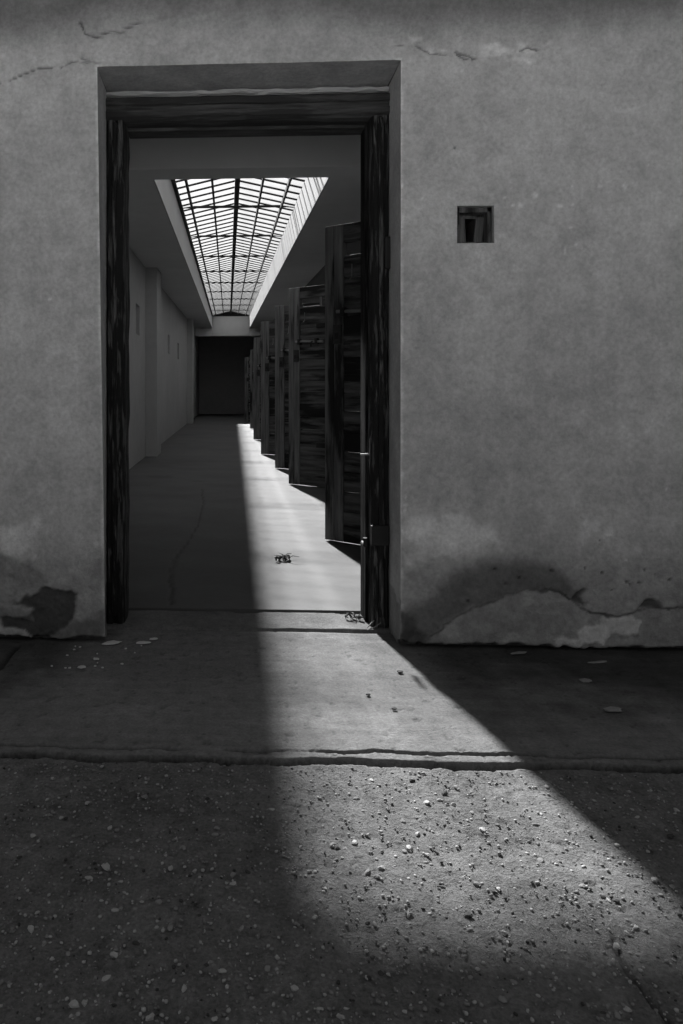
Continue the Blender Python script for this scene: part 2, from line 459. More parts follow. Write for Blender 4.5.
    h = h - 0.004 * worn
    # the foot of the wall frays where it meets the slab
    foot = sstep(0.020, 0.003, Z + 0.04 * (n_mid - 0.5) + 0.02 * (n_fine - .5))
    tone = tone * (1 - 0.4 * foot); h = h - 0.045 * foot
    P = np.stack([X, WY - h, Z], -1)
    cx = 0.5 * (xs[:-1] + xs[1:]); cz = 0.5 * (zs[:-1] + zs[1:])
    CX, CZ = np.meshgrid(cx, cz, indexing='ij')
    hole = ((CX > OL_TOP) & (CX < OR_) & (CZ < OT)) | ((CX > NX0) & (CX < NX1) & (CZ > NZ0) & (CZ < NZ1))
    # reveals run from the edge of the front face back to the corridor
    ev, ef, ea = [], [], []
    def strip(ii, jj, depth, move=None):
        ys = np.concatenate([[0.0], np.linspace(0.004, depth, 14)])
        base = len(ev)
        for a, (i, j) in enumerate(zip(ii, jj)):
            x, y, z = P[i, j]
            for b, dy in enumerate(ys):
                t = dy / depth
                nn = float(fbm(np.array([x * 3 + z * 2.0]), np.array([y + dy * 4.0]), 3.0, 4, 14)[0])
                tx = x if move is None else x + (move - x) * min(1.0, dy / 0.2)
                ev.append((tx, y + dy * (WY + depth - y) / depth, z))
                ea.append(0.38 * (0.75 + 0.5 * nn) * (0.6 if z < 0.12 + 0.1 * nn else 1.0))
        n = len(ys)
        for a in range(len(ii) - 1):
            for b in range(n - 1):
                ef.append((base + a * n + b, base + (a + 1) * n + b, base + (a + 1) * n + b + 1, base + a * n + b + 1))
    il = int(np.argmin(np.abs(xs - OL_TOP))); ir = int(np.argmin(np.abs(xs - OR_))); jt = int(np.argmin(np.abs(zs - OT)))
    strip([il] * (jt + 1), list(range(jt + 1)), BY - WY, -0.5)
    strip([ir] * (jt + 1), list(range(jt + 1)), BY - WY, 0.65)
    strip(list(range(il, ir + 1)), [jt] * (ir - il + 1), BY - WY)
    a0 = int(np.argmin(np.abs(xs - NX0))); a1 = int(np.argmin(np.abs(xs - NX1)))
    b0 = int(np.argmin(np.abs(zs - NZ0))); b1 = int(np.argmin(np.abs(zs - NZ1)))
    for ii, jj in (([a0] * (b1 - b0 + 1), range(b0, b1 + 1)), ([a1] * (b1 - b0 + 1), range(b0, b1 + 1)),
                   (range(a0, a1 + 1), [b0] * (a1 - a0 + 1)), (range(a0, a1 + 1), [b1] * (a1 - a0 + 1))):
        strip(list(ii), list(jj), 0.30)
    # solid body behind the render coat
    body = MB()
    e = 0.006
    y0, y1 = WY + 0.05, BY
    body.box(-6, OL_TOP - e - .004, y0, y1, -0.06, 2.9)
    body.box(OL_TOP - e - .004, OR_ + e + .004, y0, y1, OT + 0.02, 2.9)
    body.box(OR_ + e + .004, NX0 - e, y0, y1, -0.06, 2.9)
    body.box(NX0 - e, NX1 + e, y0, y1, -0.06, NZ0 - e)
    body.box(NX0 - e, NX1 + e, y0, y1, NZ1 + e, 2.9)
    body.box(NX0 - e, NX1 + e, WY + .30, y1, NZ0 - e, NZ1 + e)
    body.box(NX1 + e, 7, y0, y1, -0.06, 2.9)
    n = len(ev)
    ev += body.v; ea += [0.16] * len(body.v); ef += [tuple(i + n for i in f) for f in body.f]
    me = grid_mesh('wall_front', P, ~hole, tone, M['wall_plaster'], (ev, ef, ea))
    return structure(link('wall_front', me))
w_front = wall_front()

# eaves above the wall
ev_ = MB(); ev_.box(-6, 7, 2.30, 3.20, 2.66, 2.80)
structure(ev_.build('trim_1', M['roof']))

# ------------------------------------------------------------------ ground outside
def ground_height(X, Y):
    """height and reflectance of slab, joint and yard; y grows towards the wall"""
    nb = fbm(X, Y, 2.2, 4, 21); nm = fbm(X, Y, 12, 5, 22); nf = fbm(X, Y, 60, 4, 23)
    e1 = 1.936 + 0.018 * (fbm(X, Y * 0, 11, 6, 24) - .5) * 2 + 0.006 * X
    e2 = 1.898 + 0.020 * (fbm(X, Y * 0, 8, 6, 25) - .5) * 2 + 0.010 * X
    return nb, nm, nf, e1, e2

def make_slab():
    xs = segs([-6, -1.0, 1.75, 7], [0.5, 0.0085, 0.5]); ys = segs([1.86, 1.97, WY + 0.25], [0.0035, 0.009])
    X, Y = np.meshgrid(xs, ys, indexing='ij')
    nb, nm, nf, e1, e2 = ground_height(X, Y)
    h = 0.004 * (nb - .5) + 0.003 * (nm - .5) + 0.0014 * (nf - .5)
    tone = 0.180 * (0.62 + 0.5 * nb + 0.26 * nm)
    # brushed texture along the wall
    br = fbm(X * 0.6, Y * 7, 9, 4, 26)
    tone = tone * (0.85 + 0.3 * br); h = h + 0.0012 * (br - .5)
    # first joint, then a narrow strip of poured edge, then the drop to the yard
    wob = fbm(X, Y * 0, 16, 4, 27)
    g1 = sstep(0.003 + 0.006 * wob, 0.001, np.abs(Y - e1)) * sstep(0.3, 0.5, fbm(X, Y * 0, 3.0, 3, 28))
    strip = sstep(e1 + .002, e1 - .004, Y)
    h = h - 0.030 * g1 - 0.003 * strip
    lip = np.clip((e2 + 0.008 - Y) / 0.008, 0, 1)
    h = h - 0.004 * lip ** 2
    drop = sstep(e2 + 0.002, e2 - 0.005, Y)
    h = h - 0.10 * drop
    joint_shade = sstep(e2 + 0.004, e2 - 0.002, Y)          # crevice shade put into the colour of the joint
    tone = tone * (1 - 0.85 * g1) * (1 - 0.85 * joint_shade)  # first joint darkened the same way
    # open joints along the wall foot and before the door sill
    away = sstep(0.555, 0.575, np.abs(X - 0.085))
    sl = sstep(0.010, 0.004, np.abs(Y - 2.893 + 0.008 * (nm - .5))) * (1 - away)
    h = h - 0.025 * sl
    # darker towards the foot of the wall, and in blotches right of the doorway
    foot_dark = sstep(0.75, 0.05, WY - Y + 0.5 * (nm - .5)) * sstep(0.55, 0.75, np.abs(X - 0.08))
    tone = tone * (1 - 0.62 * foot_dark)
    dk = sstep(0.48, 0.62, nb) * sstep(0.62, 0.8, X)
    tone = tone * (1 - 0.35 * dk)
    d = line_dist(X + 0.02 * (nm - .5), Y, SLABCRACK)
    m = sstep(0.014, 0.004, d); h = h - 0.015 * m; tone = tone * (1 - 0.6 * m)
    pit = sstep(0.73, 0.78, fbm(X, Y, 50, 3, 29))
    h = h - 0.003 * pit; tone = tone * (1 - 0.3 * pit)
    P = np.stack([X, Y, h], -1)
    keep = np.ones((len(xs) - 1, len(ys) - 1), bool)
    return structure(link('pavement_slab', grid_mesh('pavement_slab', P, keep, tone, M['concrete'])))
slab = make_slab()

YZ = -0.007
def make_yard():
    xs = segs([-14, -0.9, 1.45, 14], [1.0, 0.0055, 1.0]); ys = segs([-16, 0.85, 1.90], [0.8, 0.0048])
    X, Y = np.meshgrid(xs, ys, indexing='ij')
    nb, nm, nf, e1, e2 = ground_height(X, Y)
    lump = fbm(X, Y, 30, 4, 31)
    h = YZ + 0.006 * (nb - .5) + 0.006 * (nm - .5) + 0.006 * (lump - .5) + 0.003 * (nf - .5)
    tone = (0.172 + 0.13 * sstep(-0.6, -2.2, Y + 1.2 * (nb - .5))) * (0.66 + 0.42 * nb + 0.36 * nm)   # unseen court behind the camera, made paler to bounce sunlight onto the wall
    pit = sstep(0.70, 0.75, fbm(X, Y, 55, 3, 32))
    h = h - 0.003 * pit; tone = tone * (1 - 0.15 * pit)
    hair = sstep(0.006, 0.002, line_dist(X + 0.02 * (nm - .5), Y + 0.02 * (fbm(X, Y, 12, 4, 35) - .5), [(0.679, 1.31), (0.668, 1.265), (0.668, 1.225), (0.664, 1.17), (0.70, 1.05)]))
    h = h - 0.006 * hair; tone = tone * (1 - 0.55 * hair)
    h = h - 0.08 * sstep(e2 - 0.026, e2 - 0.019, Y)
    P = np.stack([X, Y, h], -1)
    keep = np.ones((len(xs) - 1, len(ys) - 1), bool)
    return structure(link('yard_ground', grid_mesh('yard_ground', P, keep, tone, M['gravel_concrete'])))
yard = make_yard()

# stones set in the yard surface: the large ones singly, the fine aggregate as one part
rnd = random.Random(3)
stone_meshes = []
for mname in ('stone_pale', 'stone_mid', 'stone_dark'):
    for k in range(4):
        b = MB(); b.blob((0, 0, 0), 1.0, rnd.uniform(.55, .9), rnd.uniform(.30, .48), rnd, 7, 4, .26)
        stone_meshes.append(b.mesh('stone', M[mname], False))
for i in range(295):
    y = 1.02 + 0.82 * rnd.random() ** 0.8
    x = rnd.uniform(-0.32 * y - 0.05, 0.66 * y + 0.05)
    r = rnd.choice([.0035, .004, .0045, .005, .006, .007, .0085]) * (1.0 if rnd.random() > .06 else 1.35)
    q = rnd.random()
    me = stone_meshes[(0 if q < .42 else 4 if q < .85 else 8) + rnd.randrange(4)]
    o = link('stone', me, yard, (x, y, YZ + r * 0.24))
    o.scale = (r, r, r); o.rotation_euler = (rnd.uniform(-.3, .3), rnd.uniform(-.3, .3), rnd.uniform(0, 6.28))
for mname, cnt in (('stone_pale', 1500), ('stone_mid', 3200), ('stone_dark', 500)):
    b = MB()
    for i in range(cnt):
        y = 0.98 + 0.88 * rnd.random()
        x = rnd.uniform(-0.33 * y - 0.05, 0.67 * y + 0.05)
        r = 0.0013 + 0.0034 * rnd.random() ** 1.6
        b.blob((x, y, YZ + r * .45), r, r * rnd.uniform(.5, .95), r * rnd.uniform(.4, .7), rnd, 6, 3, .2)
    g = b.build('fine_gravel', M[mname], yard, True); g['kind'] = 'stuff'

# ------------------------------------------------------------------ corridor floor and door sill
def make_sill():
    xs = segs([-0.53, 0.68], [0.007]); ys = segs([2.895, 3.165], [0.006])
    X, Y = np.meshgrid(xs, ys, indexing='ij')
    nm = fbm(X, Y, 9, 5, 41); nf = fbm(X, Y, 50, 4, 42)
    h = 0.006 + 0.004 * (nm - .5) + 0.0015 * (nf - .5)
    tone = 0.165 * (0.7 + 0.55 * nm)
    fe = 2.905 + 0.005 * (fbm(X, Y * 0, 14, 4, 43) - .5)
    h = h - 0.03 * sstep(fe + .004, fe - .003, Y)
    be = 3.128 - 0.012 * fbm(X, Y * 0, 12, 4, 44) - 0.022 * poly_mask(X, Y * 0 + .5, [(0.03, 0), (0.14, 0), (0.14, 1), (0.03, 1)], .02) - 0.012 * sstep(.45, .5, X)
    g = sstep(be - .003, be + .004, Y)
    h = h - 0.035 * g; tone = tone * (1 - 0.6 * g)
    P = np.stack([X, Y, h], -1)
    return structure(link('trim_2', grid_mesh('trim_2', P, np.ones((len(xs) - 1, len(ys) - 1), bool), tone, M['concrete'])))
make_sill()

def make_floor():
    xs = segs([XL - 0.4, XL - 0.02, XR + 0.02, 4.6], [0.4, 0.014, 0.5]); ys = segs([BY, 4.6, 9.5, YEND + .2], [0.009, 0.03, 0.25])
    X, Y = np.meshgrid(xs, ys, indexing='ij')
    nb = fbm(X, Y, .9, 4, 51); nm = fbm(X * 0.6, Y, 4, 5, 52); nf = fbm(X, Y, 24, 4, 53)
    h = 0.006 + 0.004 * (nb - .5) + 0.0014 * (nm - .5) + 0.0006 * (nf - .5)
    tone = 0.092 * (0.62 + 0.30 * nb + 0.46 * nm)
    d = line_dist(X + 0.03 * (fbm(X, Y, 9, 4, 54) - .5), Y, FLOORCRACK)
    m = sstep(0.010, 0.003, d)
    h = h - 0.006 * m; tone = tone * (1 - 0.5 * m)
    for (sx, sy, a, b) in ((0.42, 5.5, .22, .16), (0.50, 5.2, .12, .08), (0.62, 6.1, .2, .1), (0.2, 4.9, .1, .06), (-.75, 8.0, .16, .14), (-.3, 7.6, .1, .1)):
        q = np.hypot((X - sx) / a, (Y - sy) / b) + 1.6 * (fbm(X, Y, 8, 4, 55) - .5)
        tone = tone * (1 - 0.22 * sstep(1.0, .4, q))
    h = np.where(Y < BY + .004, -0.04, h)
    P = np.stack([X, Y, h], -1)
    return structure(link('floor', grid_mesh('floor', P, np.ones((len(xs) - 1, len(ys) - 1), bool), tone, M['corridor_floor'])))
floor = make_floor()

# ------------------------------------------------------------------ corridor walls and ceiling
def slab_zy(b, x0, x1, y0, y1, d0, d1):
    """box whose underside and top follow the ceiling slope; d0/d1 offsets from it"""
    z = lambda y, d: CA + CB * y + d
    b.hexa([(x0, y0, z(y0, d0)), (x1, y0, z(y0, d0)), (x1, y1, z(y1, d0)), (x0, y1, z(y1, d0)),
            (x0, y0, z(y0, d1)), (x1, y0, z(y0, d1)), (x1, y1, z(y1, d1)), (x0, y1, z(y1, d1))])

cb = MB()
slab_zy(cb, XL - .4, SX0, BY - .02, YEND + .3, 0, SH)
slab_zy(cb, SX1, 4.8, BY - .02, YEND + .3, 0, SH)
slab_zy(cb, SX0, SX1, BY - .02, SY0, 0, SH)
slab_zy(cb, SX0, SX1, SY1, YEND + .3, 0, SH)
ceil = structure(cb.build('ceiling', M['ceiling_plaster']))
b = MB(); b.box(XL, XR, 4.52, 4.755, 2.358, CA + CB * 4.755 + .02)
b.build('ceiling_beam', M['ceiling_plaster'], ceil, bevel=.008)
b = MB(); b.box(XL, XR, 26.0, 26.3, 2.945, CA + CB * 26.3 + .02)
b.build('ceiling_beam', M['ceiling_plaster'], ceil)
# pale lining of the skylight shaft
t = 0.012
b = MB()
slab_zy(b, SX0 - .001, SX0 + t, SY0, SY1, 0.0, SH + .01)
b.build('shaft_lining', M['shaft_plaster'], ceil)
b = MB(); slab_zy(b, SX1 - t, SX1 + .001, SY0, SY1, 0.0, SH + .01)
b.build('shaft_lining', M['shaft_plaster'], ceil)
b = MB(); slab_zy(b, SX0 + t, SX1 - t, SY0 - .001, SY0 + t, 0.0, SH + .01)
b.build('shaft_lining', M['shaft_plaster'], ceil)
b = MB(); slab_zy(b, SX0 + t, SX1 - t, SY1 - t, SY1 + .001, -0.28, SH + .01)
b.build('shaft_lining', M['shaft_plaster'], ceil)

def wall_yz(x0, x1, y0, y1, z0, top, holes, back=None):
    """wall along the corridor between x0 and x1 with rectangular holes (ya, yb, za, zb)"""
    ycuts = sorted(set([y0, y1] + [h[0] for h in holes] + [h[1] for h in holes]))
    b = MB()
    for ya, yb in zip(ycuts[:-1], ycuts[1:]):
        cuts = [(h[2], h[3]) for h in holes if h[0] <= ya + 1e-6 and h[1] >= yb - 1e-6]
        z = z0
        for a, c_ in sorted(cuts):
            if a > z: b.box(x0, x1, ya, yb, z, a)
            z = c_
        b.hexa([(x0, ya, z), (x1, ya, z), (x1, yb, z), (x0, yb, z),
                (x0, ya, top(ya)), (x1, ya, top(ya)), (x1, yb, top(yb)), (x0, yb, top(yb))])
    return b
ctop = lambda y: CA + CB * y + 0.05
vents = [(9.33, 9.76, 1.71, 2.11), (14.35, 14.8, 1.72, 2.10), (17.1, 17.6, 1.73, 2.12)]
b = wall_yz(XL - .13, XL, BY, YEND, -.05, ctop, vents)
b.box(XL - .40, XL - .13, BY, YEND, -.05, 3.4)
w_left = structure(b.build('wall_left', M['inner_plaster']))
for py in (10.45, 21.1):
    b = MB(); b.box(XL - .01, XL + .17, py, py + .62, -.02, CA + CB * py + .03)
    b.build('pilaster', M['inner_plaster'], w_left, bevel=.012)

HINGES = [(0.633, 4.64), (0.633, 7.39), (0.591, 8.90), (0.503, 10.84), (0.510, 14.15), (0.569, 18.24), (0.527, 22.35)]
DW = 0.95
hx = XR - 0.01
hinge_y = [fy - math.sqrt(max(.01, DW * DW - (hx - fx) ** 2)) for fx, fy in HINGES]
b = wall_yz(XR, XR + .25, BY, YEND, -.05, ctop, [(hy, hy + DW + .02, -.05, 2.03) for hy in hinge_y])
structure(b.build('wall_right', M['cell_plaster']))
b = MB(); b.box(XL - .4, 4.8, YEND, YEND + .3, -.05, 3.75)
structure(b.build('wall_end', M['end_plaster']))
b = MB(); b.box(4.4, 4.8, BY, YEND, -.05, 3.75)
structure(b.build('wall_cells', M['cell_plaster']))

# ------------------------------------------------------------------ skylight
sky = structure(empty('window_1', (0, 0, 0)))
XC = 0.5 * (SX0 + SX1); HWID = 0.5 * (SX1 - SX0)
RISE = 0.16; OV = 0.07
e0 = SH + 0.045                           # eave height above the ceiling plane
def sz(y): return CA + CB * y
def skyline(name, x, y0, y1, w, dz0, dz1, parent=sky):
    b = MB(); slab_zy(b, x - w / 2, x + w / 2, y0, y1, dz0, dz1)
    return b.build(name, M['glazing_iron'], parent)
skyline('curb', SX0 - .025, SY0 - .05, SY1 + .05, .145, SH + .012, e0)
skyline('curb', SX1 + .05, SY0 - .05, SY1 + .05, .10, SH, e0)
for yy in (SY0 - .05, SY1 + .05):
    b = MB(); slab_zy(b, SX0, SX1, yy - .05, yy + .05, SH, e0)
    b.build('curb', M['glazing_iron'], sky)
slope = RISE / HWID
skyline('ridge_beam', XC, SY0 - .1, SY1 + .1, .055, e0 + RISE - .09, e0 + RISE - .005)
for s_ in (-.535, -.27, .27, .535):
    zz = e0 + RISE - abs(s_) * slope
    skyline('purlin', XC + s_, SY0 - .1, SY1 + .1, .022, zz - .05, zz - .004)
PITCH = 0.274
nrow = int((SY1 - SY0) / PITCH)
def half_mesh(name, mat, y0, y1, d0, d1, sgn):
    b = MB()
    xa, xb = XC, XC + sgn * (HWID + OV)
    za, zb = RISE, RISE - (HWID + OV) * slope
    q = lambda x, y, z: (x, y, z + CB * y)
    b.hexa([q(xa, y0, za + d0), q(xb, y0, zb + d0), q(xb, y1, zb + d0), q(xa, y1, za + d0),
            q(xa, y0, za + d1), q(xb, y0, zb + d1), q(xb, y1, zb + d1), q(xa, y1, za + d1)])
    return b.mesh(name, mat)
bars = [half_mesh('glazing_bar', M['glazing_iron'], -.012, .012, -.013, .006, s_) for s_ in (-1, 1)]
panes = [half_mesh('pane', M['glass'], .0115, PITCH - .0115, .0, .005, s_) for s_ in (-1, 1)]
for i in range(nrow + 1):
    y = SY0 - .02 + i * PITCH
    for k in (0, 1):
        link('glazing_bar', bars[k], sky, (0, y, sz(y) + e0))
        if i < nrow: link('pane', panes[k], sky, (0, y, sz(y) + e0))
for i in range(11):
    y = 8.73 + (i - 1) * 1.918
    b = MB(); b.box(SX0 - .04, SX1 + .04, -.014, .014, -.012, .012)
    if y < SY1: b.build('tie_bar', M['glazing_iron'], sky).location = (0, y, sz(y) + e0 + .03)
b = MB()                                   # far gable
y = SY1 + .02
for d_ in (0, .03): b.v += [(SX0 - .05, y + d_, sz(y) + e0 - .02), (SX1 + .05, y + d_, sz(y) + e0 - .02), (XC, y + d_, sz(y) + e0 + RISE)]
b.f += [(0, 1, 2), (5, 4, 3), (0, 3, 4, 1), (1, 4, 5, 2), (2, 5, 3, 0)]
b.build('gable', M['glazing_iron'], sky)

# ------------------------------------------------------------------ timber frame of the doorway
fr = structure(empty('door_1', (0.08, FY0, 0)))
def part(name, mat, boxes, parent, bevel=.006, smooth=False):
    b = MB(); ox, oy, oz = parent.matrix_basis.translation
    for q in boxes: b.box(q[0] - ox, q[1] - ox, q[2] - oy, q[3] - oy, q[4] - oz, q[5] - oz)
    return b.build(name, mat, parent, smooth, bevel)
def rough_post(name, x0, x1, y0, y1, z0, z1, mat, parent, amp=.006, seed=0, along='z'):
    """hewn timber: a bevelled post with an uneven, split surface"""
    n = 60
    ox, oy, oz = parent.matrix_basis.translation
    ring = [(0, .12), (.12, 0), (.38, 0), (.42, .05), (.58, .05), (.62, 0), (.88, 0), (1, .12), (1, .5), (1, .88), (.88, 1), (.5, 1), (.12, 1), (0, .88), (0, .5)]
    b = MB(); m = len(ring)
    for i in range(n + 1):
        t = i / n
        for k, (a, c_) in enumerate(ring):
            j1 = float(vnoise(np.array([t * 26.0 + k * 5.1]), np.array([seed * 3.7 + k]), seed)[0]) - .5
            if along == 'z':
                b.v.append((x0 + (x1 - x0) * a + j1 * amp - ox, y0 + (y1 - y0) * c_ + j1 * amp * .7 - oy, z0 + (z1 - z0) * t - oz))
            else:
                b.v.append((x0 + (x1 - x0) * t - ox, y0 + (y1 - y0) * c_ + j1 * amp * .6 - oy, z0 + (z1 - z0) * a + j1 * amp - oz))
    for i in range(n):
        for k in range(m):
            a = i * m + k; c_ = i * m + (k + 1) % m
            b.f.append((a, c_, c_ + m, a + m))
    b.f.append(tuple(range(m))); b.f.append(tuple(n * m + k for k in range(m))[::-1])
    return b.build(name, mat, parent)
jl = rough_post('jamb', -0.499, -0.425, FY0, FY1, 0.006, 2.07, M['frame_v'], fr, .009, 1)
jr = rough_post('jamb', 0.578, 0.650, FY0, FY1, 0.006, 2.07, M['frame_v'], fr, .009, 2)
rough_post('head', -0.502, 0.652, FY0 - .004, FY1, 2.068, 2.168, M['frame_h'], fr, .006, 3, 'x')
# stop bead inside the frame and cover strip on the jambs
part('stop_bead', M['frame_dark'], [(0.566, 0.579, FY0 + .07, FY1, 0.006, 2.068)], fr, .003)
part('stop_bead', M['frame_h'], [(-0.426, 0.579, FY0 + .09, FY1, 2.054, 2.069)], fr, .003)
part('cover_strip', M['frame_v'], [(0.606, 0.624, FY0 - .010, FY0 + .012, 0.05, 2.06)], fr, .003)
part('cover_strip', M['frame_v'], [(-0.472, -0.455, FY0 - .008, FY0 + .012, 0.04, 2.06)], fr, .003)
part('hinge_plate', M['iron'], [(0.575, 0.645, FY0 - .014, FY0 + .01, 0.34, 0.42)], fr, .003)
hp = part('hinge_plate', M['iron'], [(0.628, 0.660, FY0 - .016, FY0 + .03, 1.45, 1.58)], fr, .006)
b = MB(); b.tube([(0.545 - .08, .02, .345), (0.545 - .08, -.03, .345), (0.545 - .08, -.032, .375)], .009)
b.build('hinge_pin', M['iron'], fr)
b = MB(); b.tube([(0.462, .05, .70), (0.492, .04, .702), (0.515, .035, .70)], .004)
b.build('latch', M['bright_iron'], fr)
# ragged mortar where the head meets the render
rough_post('mortar', -0.50, 0.647, FY0 - .006, FY0 + .1, 2.166, 2.184, M['inner_plaster'], fr, .012, 5, 'x')

# ------------------------------------------------------------------ vent hole with its wooden lining
v = empty('vent_box', (0.918, WY + .02, NZ0))
tag(v, 'small square dark wooden vent box set in the plaster wall right of the doorway', 'vent')
w_, h_ = NX1 - NX0, NZ1 - NZ0
def vpart(name, x0, x1, y0, y1, z0, z1, rot=0):
    b = MB(); b.box(x0 - w_ / 2, x1 - w_ / 2, y0, y1, z0, z1)
    o = b.build(name, M['vent_wood'], v, bevel=.002)
    if rot:
        pass
    return o
vpart('side_board', .001, .016, .0, .12, .0, h_); vpart('side_board', w_ - .018, w_ - .001, .0, .12, .0, h_)
vpart('top_board', .001, w_ - .001, .0, .12, h_ - .020, h_ - .001)
vpart('bottom_board', .004, w_ - .004, .01, .12, .001, .010)
vpart('frame_strip', .016, w_ - .016, .05, .07, h_ - .032, h_ - .018)
b = MB(); b.hexa([(-.044, .028, .010), (-.018, .034, .010), (-.018, .044, .010), (-.044, .038, .010),
                  (-.046, .028, h_ - .03), (-.022, .034, h_ - .03), (-.022, .044, h_ - .03), (-.046, .038, h_ - .03)])
b.build('shutter_board', M['vent_wood'], v)
b = MB(); b.hexa([(.012, .040, .008), (.042, .030, .010), (.042, .042, .010), (.012, .052, .008),
                  (.024, .040, h_ - .03), (.050, .030, h_ - .03), (.050, .042, h_ - .03), (.024, .052, h_ - .03)])
b.build('shutter_board', M['vent_wood'], v)

# ------------------------------------------------------------------ cell doors
def bx(x0, x1, y0, y1, z0, z1): return MB().box(x0, x1, y0, y1, z0, z1)
ST, TH = 0.13, 0.05
door_parts = []       # (name, mesh, parent index or None, bevel)
def dp(name, b, mat, par=None, bev=.004): door_parts.append((name, b.mesh(name, mat), par, bev)); return len(door_parts) - 1
dp('stile', bx(0.0, ST, -TH / 2, TH / 2, .012, 2.0), M['door_v'])
dp('stile', bx(DW - ST, DW - .066, -TH / 2, TH / 2, .012, 2.0), M['door_v'])
dp('stile', bx(DW - .064, DW, -TH / 2 - .002, TH / 2 + .002, .012, 2.0), M['door_v'])
rails = [(.012, .20), (.70, .83), (1.17, 1.27), (1.28, 1.42), (1.885, 2.0)]
for z0, z1 in rails: dp('rail', bx(ST, DW - ST, -TH / 2 + .003, TH / 2 - .003, z0, z1), M['door_h'])
for z0, z1, n in ((.20, .70, 4), (.83, 1.17, 3)):
    hgt = (z1 - z0) / n
    for k in range(n):
        off = (.0, .004, -.003, .003)[k]
        dp('plank', bx(ST, DW - ST, -.012 + off, .012 + off, z0 + k * hgt + .002, z0 + (k + 1) * hgt - .002), M['door_h'])
for k in range(3):
    z0 = 1.42 + k * .122
    dp('plank', bx(ST, DW - ST, -.012 + (.003, -.002, .004)[k], .012 + (.003, -.002, .004)[k], z0 + .002, z0 + .120), M['door_h'])
# peephole left between the top plank and the top rail
dp('plank', bx(ST, .56, -.012, .012, 1.788, 1.885), M['door_h'])
dp('hatch_frame', bx(.56, .59, -.02, .02, 1.788, 1.885), M['door_v'])
dp('hatch_frame', bx(.59, DW - ST, -.018, .018, 1.786, 1.803), M['door_h'])
lk = dp('lock_case', bx(DW - .125, DW - .07, TH / 2, TH / 2 + .022, 1.25, 1.37), M['rust'])
dp('keyhole_plate', bx(DW - .11, DW - .085, TH / 2 + .022, TH / 2 + .026, 1.28, 1.32), M['iron'], lk, 0)
bl = dp('bolt', MB().tube([(DW - .42, TH / 2 + .026, 1.44), (DW - .10, TH / 2 + .026, 1.452)], .011), M['bright_iron'], None, 0)
dp('bolt_handle', MB().tube([(DW - .30, TH / 2 + .03, 1.446), (DW - .31, TH / 2 + .07, 1.43), (DW - .31, TH / 2 + .075, 1.39)], .008), M['iron'], bl, 0)
for k in (0, 1):
    dp('bolt_keeper', bx(DW - .36 + k * .2, DW - .33 + k * .2, TH / 2 - .003, TH / 2 + .042, 1.42, 1.475), M['iron'])
for z in (.42, 1.60):
    hs = dp('strap_hinge', bx(.01, .62, TH / 2 - .002, TH / 2 + .008, z - .024, z + .024), M['iron'])
    dp('rivet', MB().blob((.30, TH / 2 + .01, z), .012, .008, .012, random.Random(1), 6, 4, 0), M['iron'], hs, 0)
dp('hook', MB().tube([(DW - .20, TH / 2 + .012, 1.74), (DW - .20, TH / 2 + .016, 1.66), (DW - .195, TH / 2 + .03, 1.645)], .004), M['bright_iron'], None, 0)
labels = ['weathered plank cell door standing half open nearest to the doorway',
          'weathered cell door with a bright peephole, second one down the corridor',
          'narrow-looking dark cell door standing open, third one from the doorway',
          'dark wooden cell door standing open, fourth one from the doorway',
          'dark wooden cell door standing open, fifth one from the doorway',
          'small distant dark cell door, second last before the end wall',
          'farthest dark cell door standing open near the corridor end wall']
for i, ((fx, fy), hy) in enumerate(zip(HINGES, hinge_y)):
    rt = empty('cell_door', (hx, hy, .004), math.atan2(fy - hy, fx - hx))
    tag(rt, labels[i], 'door', 'open cell doors along the corridor'); rt['kind'] = 'thing'
    made = []
    for (nm, me, par, bev) in door_parts:
        made.append(link(nm, me, made[par] if par is not None else rt, bevel=bev if i < 3 else 0))

# ------------------------------------------------------------------ litter
def leaf_clump(name, loc, label, n, seed, spread, stalks, grow=1.0, cat='leaves'):
    r = random.Random(seed)
    root = empty(name, loc); root.scale = (grow, grow, grow); tag(root, label, cat); root['kind'] = 'thing'
    for k in range(n):
        L = r.uniform(.016, .032); W = L * r.uniform(.35, .5)
        b = MB(); cols = 5
        for i in range(cols):
            t = i / (cols - 1)
            wv = W * math.sin(math.pi * min(.97, max(.05, t))) * .5 + .001
            zz = .010 * math.sin(math.pi * t) * r.uniform(.6, 1.2)
            for s_ in (-1, 0, 1):
                b.v.append(((t - .5) * L, s_ * wv, zz + abs(s_) * .006 * r.uniform(.3, 1)))
        for i in range(cols - 1):
            for s_ in range(2):
                a = i * 3 + s_; b.f.append((a, a + 3, a + 4, a + 1))
        o = b.build('leaf', M['leaf'], root, True)
        o.location = (r.uniform(-spread, spread), r.uniform(-spread, spread) * .7, r.uniform(.002, .010))
        o.rotation_euler = (r.uniform(-.5, .5), r.uniform(-.5, .5), r.uniform(0, 6.28))
        sm = o.modifiers.new('thick', 'SOLIDIFY'); sm.thickness = .0012
    for k in range(stalks):
        an = r.uniform(0, 6.28); L = r.uniform(.03, .06)
        b = MB(); b.tube([(0, 0, .004), (math.cos(an) * L * .5, math.sin(an) * L * .5, .012 + r.uniform(0, .015)), (math.cos(an) * L, math.sin(an) * L, .006 + r.uniform(0, .02))], [.0018, .0014, .0008], 5)
        o = b.build('stalk', M['leaf'], root)
        o.location = (r.uniform(-spread, spread) * .6, r.uniform(-spread, spread) * .5, 0)
leaf_clump('leaf_clump', (0.303, 4.061, .006), 'small clump of dry leaves lying in the sunlit strip of corridor floor', 10, 4, .024, 6, 1.45)
leaf_clump('leaf_clump', (0.530, 3.03, .008), 'dry leaves heaped on the sill at the foot of the right jamb', 9, 5, .035, 5)

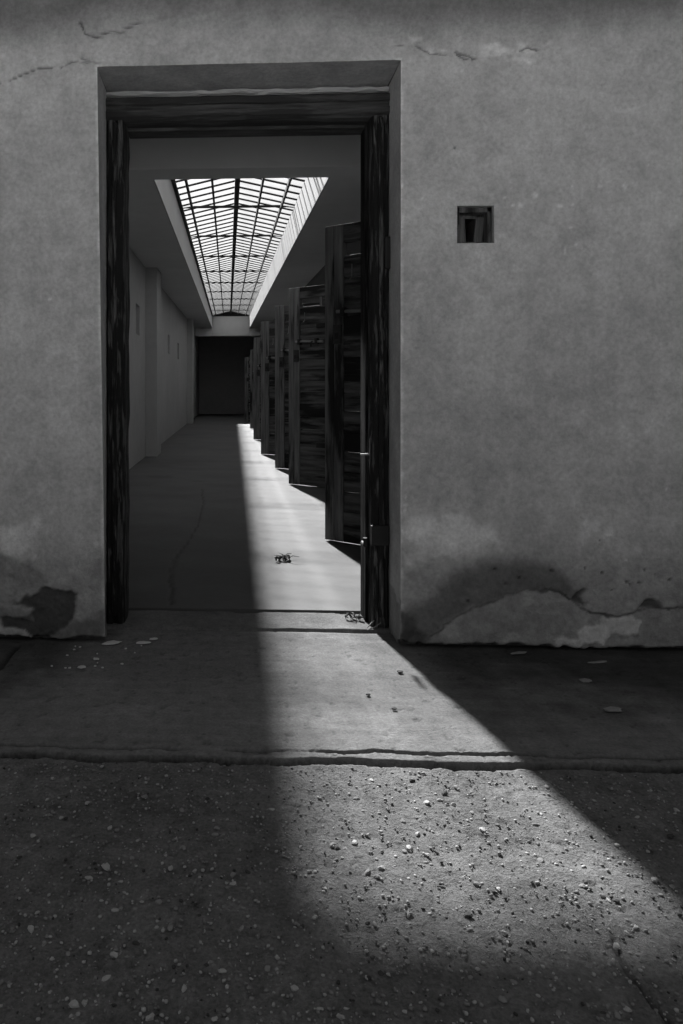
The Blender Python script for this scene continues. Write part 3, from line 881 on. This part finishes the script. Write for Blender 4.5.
def straw(loc, pts, label, mat, r=.0022):
    b = MB(); b.tube(pts, r, 5)
    o = b.build('straw', mat, None); o.location = loc
    return tag(o, label, 'straw')
straw((0.575, 2.925, .012), [(-.02, -.015, 0), (.0, .0, .014), (.022, .012, .03)], 'short pale straw leaning on the foot of the right jamb, upper one', M['straw'])
straw((0.585, 2.905, .006), [(-.03, -.006, .001), (.0, .004, .010), (.028, .016, .024)], 'short pale straw lying in front of the right jamb foot, lower one', M['straw'])

def flake(loc, size, seed, label, mat=None, group=None, thick=.004):
    r = random.Random(seed)
    n = 9; b = MB()
    for z in (0, thick):
        for k in range(n):
            a = 2 * math.pi * k / n
            q = r.uniform(.65, 1.1) * (1 if z == 0 else .92)
            b.v.append((math.cos(a) * size[0] * q, math.sin(a) * size[1] * q, z + r.uniform(0, .001)))
    b.f.append(tuple(range(n))[::-1]); b.f.append(tuple(range(n, 2 * n)))
    for k in range(n): b.f.append((k, (k + 1) % n, n + (k + 1) % n, n + k))
    o = b.build('plaster_flake', mat or M['flake'])
    o.location = loc; o.rotation_euler = (0, 0, r.uniform(-.3, .3))
    return tag(o, label, 'plaster flake', group)
flake((-.440, 2.715, .003), (.042, .020), 1, 'largest pale plaster flake, at the foot of the wall left of the doorway')
flake((-.322, 2.722, .003), (.030, .014), 2, 'pale elongated plaster flake on the slab before the left jamb')
flake((-.285, 2.765, .003), (.018, .008), 3, 'small pale flake just behind the elongated one by the left jamb')
flake((-.468, 2.545, .003), (.011, .009), 4, 'pale plaster crumb halfway between the two left flakes, right of its pair')
flake((-.505, 2.470, .003), (.016, .012), 5, 'pale plaster chip lying nearest the camera left of the doorway')
rr = random.Random(21)
for k in range(16):
    x = rr.uniform(-.62, -.30); y = rr.uniform(2.45, 2.72)
    flake((x, y, .003), (rr.uniform(.003, .006), rr.uniform(.003, .005)), 30 + k, 'tiny pale plaster crumb scattered on the slab left of the doorway', None, 'plaster crumbs left of the doorway', .003)
flake((1.177, 2.433, .003), (.022, .015), 6, 'dull plaster flake on the shaded slab right of the doorway, near the wall', M['stone_mid'])
flake((1.150, 2.215, .003), (.036, .018), 7, 'flat dull flake on the shaded slab, between wall flake and joint', M['stone_mid'])
flake((1.06, 2.675, .004), (.040, .012), 8, 'long thin plaster sliver lying along the wall foot right of the doorway', M['stone_mid'])
flake((1.30, 2.60, .003), (.045, .006), 9, 'narrow pale sliver on the slab below the pale wall patch', M['stone_mid'])
flake((0.585, 2.48, .003), (.012, .009), 10, 'dark chip lying in the sunlight near the shadow edge of the jamb', M['stone_dark'])
flake((0.44, 2.29, .003), (.008, .007), 11, 'tiny dark chip in the middle of the sunlit slab', M['stone_dark'])
flake((0.50, 2.19, .003), (.009, .008), 12, 'tiny dark crumb on the sunlit slab, nearer the joint', M['stone_dark'])
